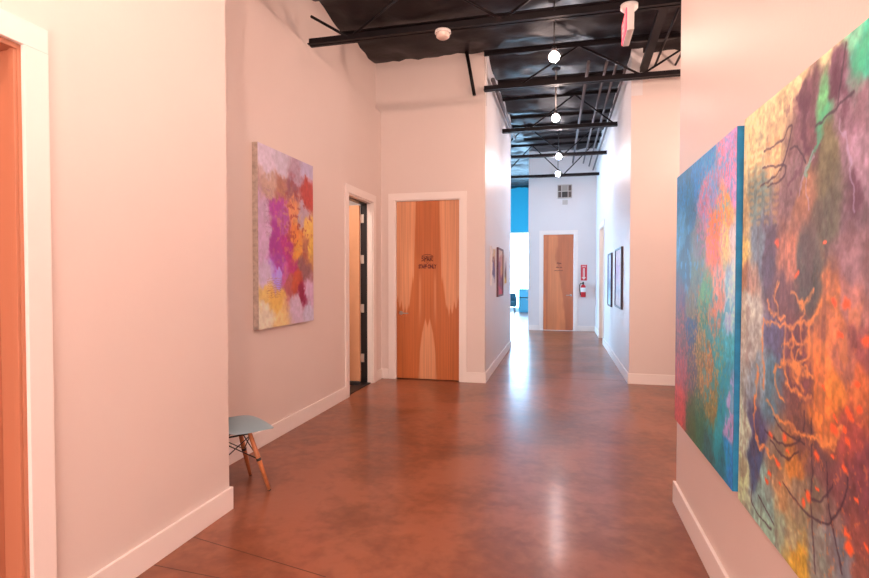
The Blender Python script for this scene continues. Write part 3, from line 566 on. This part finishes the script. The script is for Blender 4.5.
a2 = art([(.5, .05, 225, 200, 180), (.5, .2, 200, 130, 120), (.3, .35, 150, 60, 110), (.7, .45, 215, 150, 110), (.4, .6, 170, 60, 110), (.6, .75, 120, 40, 80), (.5, .93, 215, 50, 90)], 511)
a3 = art([(.5, .1, 235, 225, 225), (.5, .3, 200, 180, 190), (.6, .5, 150, 120, 130), (.6, .7, 120, 90, 80), (.6, .88, 230, 190, 80)], 521)
a4 = art([(.5, .1, 190, 190, 215), (.5, .4, 170, 170, 210), (.6, .6, 100, 110, 150), (.5, .8, 150, 200, 225), (.5, .95, 180, 220, 235)], 531)
a5 = art([(.5, .1, 210, 170, 190), (.4, .35, 185, 110, 170), (.6, .5, 200, 140, 180), (.5, .7, 190, 160, 185), (.5, .95, 215, 190, 195)], 541)
G1, G2 = 'framed pictures on the left corridor wall', 'framed pictures on the right corridor wall'
framed(-.955, 1, 7.38, 7.86, 1.27, 1.83, .02, fr_w, a1, 'pale framed picture nearest the corner on the left corridor wall', G1)
framed(-.955, 1, 8.12, 8.86, 1.08, 1.85, .03, fr_m, a2, 'tall maroon framed magenta picture in the middle of the left corridor wall', G1)
framed(-.955, 1, 9.05, 9.52, 1.25, 1.76, .025, fr_w, a3, 'pale framed picture farthest along the left corridor wall', G1)
framed(.88, -1, 9.5, 10.15, .87, 1.81, .03, fr_d, a4, 'dark framed pale blue picture, farther one on the right corridor wall', G2)
framed(.88, -1, 7.97, 8.85, .92, 1.83, .03, fr_d, a5, 'dark framed pink picture, nearer one on the right corridor wall', G2)

# ------------------------------------------------------------------ end wall fittings
e = empty('wall_vent', (.105, 13.95, 3.41)); tag(e, 'square grey vent box high on the end wall above the door', 'vent')
MB().box(-.175, .175, -.05, 0, 0, .34).build('vent_box', M['grey'], e)
f_ = MB()
for x in (-.18, -.085, .075, .165): f_.box(x, x + .018, -.07, -.05, 0, .34)
for z in (0, .165, .325): f_.box(-.18, .183, -.072, -.05, z, z + .018)
f_.build('vent_frame', M['beige'], e)
for z in [.025 + .02 * k for k in range(7)]: MB().box(-.067, .075, -.066, -.052, z, z + .010).build('slat', M['rubber'], e)
MB().box(-.067, .075, -.0515, -.0505, .018, .165).build('dark_opening', M['black'], e)
for x in (-.162, .093): MB().box(x, x + .072, -.0515, -.0505, .018, .325).build('side_grille', mat('brown_mesh', (.14, .10, .09), .6), e)
tag(MB().box(.05, .18, 13.90, 13.95, 3.25, 3.36).build('junction_box', M['beige'], bevel=.006), 'small pale box on the end wall just below the vent', 'junction box')

e = empty('safety_sign', (.593, 13.95, 1.30)); tag(e, 'tall red and white fire extinguisher sign on the end wall', 'sign')
MB().box(-.075, .075, -.006, 0, 0, .40).build('plate', M['redsign'], e)
text_mesh('lettering', 'FIRE', .055, M['white'], e, (0, -.0068, .355), (math.pi / 2, 0, 0))
MB().box(-.024, .024, -.0075, -.006, .07, .31).add([(-.055, -.0075, .085), (.055, -.0075, .085), (0, -.0075, .02)], [(0, 1, 2)]).build('white_arrow', M['white'], e)
text_mesh('side_lettering', 'EXTINGUISHER', .032, M['redsign'], e, (0, -.0085, .19), (math.pi / 2, -math.pi / 2, 0), sx=.95)

e = empty('fire_extinguisher', (.575, 13.86, .88)); tag(e, 'red fire extinguisher with black hose hung on the end wall below its sign', 'fire extinguisher')
MB().lathe([(0, 0), (.055, 0), (.063, .012), (.063, .25), (.055, .285), (.03, .31), (.018, .32), (0, .32)], seg=28).build('cylinder', M['red'], e)
MB().lathe([(.0638, .13), (.0638, .24)], seg=28).build('label_band', M['white'], e)
MB().lathe([(0, .315), (.02, .315), (.022, .355), (0, .36)], seg=16).box(-.012, .012, -.075, .02, .355, .365).box(-.012, .012, -.07, .02, .378, .386).build('valve_lever', M['black'], e)
MB().tube([(-.015, 0, .34), (-.06, -.01, .35), (-.092, -.02, .30), (-.095, -.02, .2), (-.075, -.03, .10), (-.06, -.045, .05)], .010, 8).build('hose', M['rubber'], e)
MB().lathe([(.012, .335), (.026, .335), (.026, .341), (.012, .341)], (.035, -.01, 0), 14).build('pressure_gauge', M['chrome'], e)
MB().box(-.02, .02, .06, .09, .12, .38).build('wall_bracket', M['black'], e)

# ------------------------------------------------------------------ shell chair
def chair(x, y, rz):
    e = empty('shell_chair', (x, y, 0), rz); tag(e, 'blue-grey plastic shell chair with wooden dowel legs, half behind the near left wall', 'chair')
    prof = [(.225, .410), (.208, .422), (.16, .426), (.07, .418), (-.03, .410), (-.12, .418), (-.175, .462), (-.205, .52), (-.232, .62), (-.255, .72), (-.270, .80), (-.274, .825)]
    hw = [.165, .205, .222, .228, .232, .234, .232, .226, .215, .195, .150, .09]
    lift = [-.008, -.012, -.008, -.002, .008, .024, .060, .055, .045, .030, .015, .0]; fwd = [0, 0, 0, 0, 0, .0, .025, .05, .05, .04, .02, .0]
    vs = []; n = 13
    for (px, pz), h_, l_, f2 in zip(prof, hw, lift, fwd):
        for k in range(n):
            t = -1 + 2 * k / (n - 1); q = abs(t) ** 2.6; vs.append((px + f2 * q, t * h_, pz + l_ * q))
    fs = [(i * n + k, i * n + k + 1, (i + 1) * n + k + 1, (i + 1) * n + k) for i in range(len(prof) - 1) for k in range(n - 1)]
    o = MB().add(vs, fs, True).build('seat_shell', M['shell'], e)
    s_ = o.modifiers.new('solid', 'SOLIDIFY'); s_.thickness = .006; s_.offset = 0
    q = o.modifiers.new('sub', 'SUBSURF'); q.levels = 1; q.render_levels = 2
    tops = [(.085, -.10), (.085, .10), (-.10, -.10), (-.10, .10)]; feet = [(.19, -.17), (.19, .17), (-.235, -.20), (-.235, .20)]
    P = lambda i, t: (tops[i][0] + (feet[i][0] - tops[i][0]) * t, tops[i][1] + (feet[i][1] - tops[i][1]) * t, .388 * (1 - t))
    for i in range(4):
        lg = MB().tube([P(i, .0), P(i, .5), P(i, 1)], [.0135, .0155, .0105], 14).build('leg', M['dowel'], e)
        MB().tube([P(i, .985), (P(i, 1)[0], P(i, 1)[1], 0.0)], .0108, 12).build('foot_glide', M['rubber'], lg)
    fr = MB()
    for a_, b_ in ((0, 1), (1, 0), (0, 2), (2, 0), (1, 3), (3, 1), (2, 3), (3, 2)): fr.tube([P(a_, .06), P(b_, .47)], .0038, 6)
    for i in range(4): fr.tube([P(i, .445), P(i, .49)], .0168, 8)
    fr.tube([P(0, 0.03), P(1, .03), P(3, .03), P(2, .03), P(0, .03)], .006, 6)
    for i in range(4): fr.tube([P(i, .02), (P(i, 0)[0] * 1.15, P(i, 0)[1] * 1.15, .410)], .010, 8)
    fr.build('wire_frame', M['black'], e)
chair(-2.085, 3.0, math.atan2(.80, .60))

# door stop on the floor of the open doorway
e = empty('door_stop', (-2.66, 6.30, 0)); tag(e, 'small dark door stop on the floor behind the open door leaf', 'door stop')
MB().lathe([(0, 0), (.035, 0), (.035, .05), (.03, .065), (0, .068)], seg=18).build('stop_body', M['chrome'], e)
MB().box(-.12, .16, -.03, .03, .0, .05).build('stop_base', M['rubber'], e, bevel=.012)

# ------------------------------------------------------------------ far room furniture
e = empty('filing_cabinet', (-1.22, 21.15, 0)); tag(e, 'blue cabinet with two drawers standing under the far window', 'cabinet')
MB().box(-.36, .36, -.22, .22, .05, .92).box(-.34, .34, -.2, .2, 0, .05).build('body', M['bluecab'], e, bevel=.004)
for z0, z1 in ((.07, .56), (.60, .90)):
    dr = MB().box(-.345, .345, -.238, -.221, z0, z1).build('drawer', M['bluecab'], e, bevel=.004)
    MB().box(-.07, .07, -.256, -.238, z1 - .07, z1 - .05).build('drawer_pull', M['chrome'], dr)
MB().box(-.36, .36, -.236, -.221, .565, .595).build('dark_gap', M['black'], e)
e = empty('armchair', (-1.98, 20.9, 0)); tag(e, 'dark teal upholstered chair beside the blue cabinet in the far room', 'chair')
MB().box(-.28, .28, -.26, .22, .22, .44).build('seat', M['teal'], e, bevel=.04)
MB().box(-.28, .28, .14, .27, .40, .74).build('backrest', M['teal'], e, bevel=.05)
for s in (-1, 1): MB().box(s * .28 - .03, s * .28 + .03, -.24, .24, .22, .60).build('armrest', M['teal'], e, bevel=.025)
for sx in (-1, 1):
    for sy in (-1, 1): MB().tube([(sx * .22, sy * .2, .23), (sx * .25, sy * .23, 0)], .014, 8).build('leg', M['black'], e)
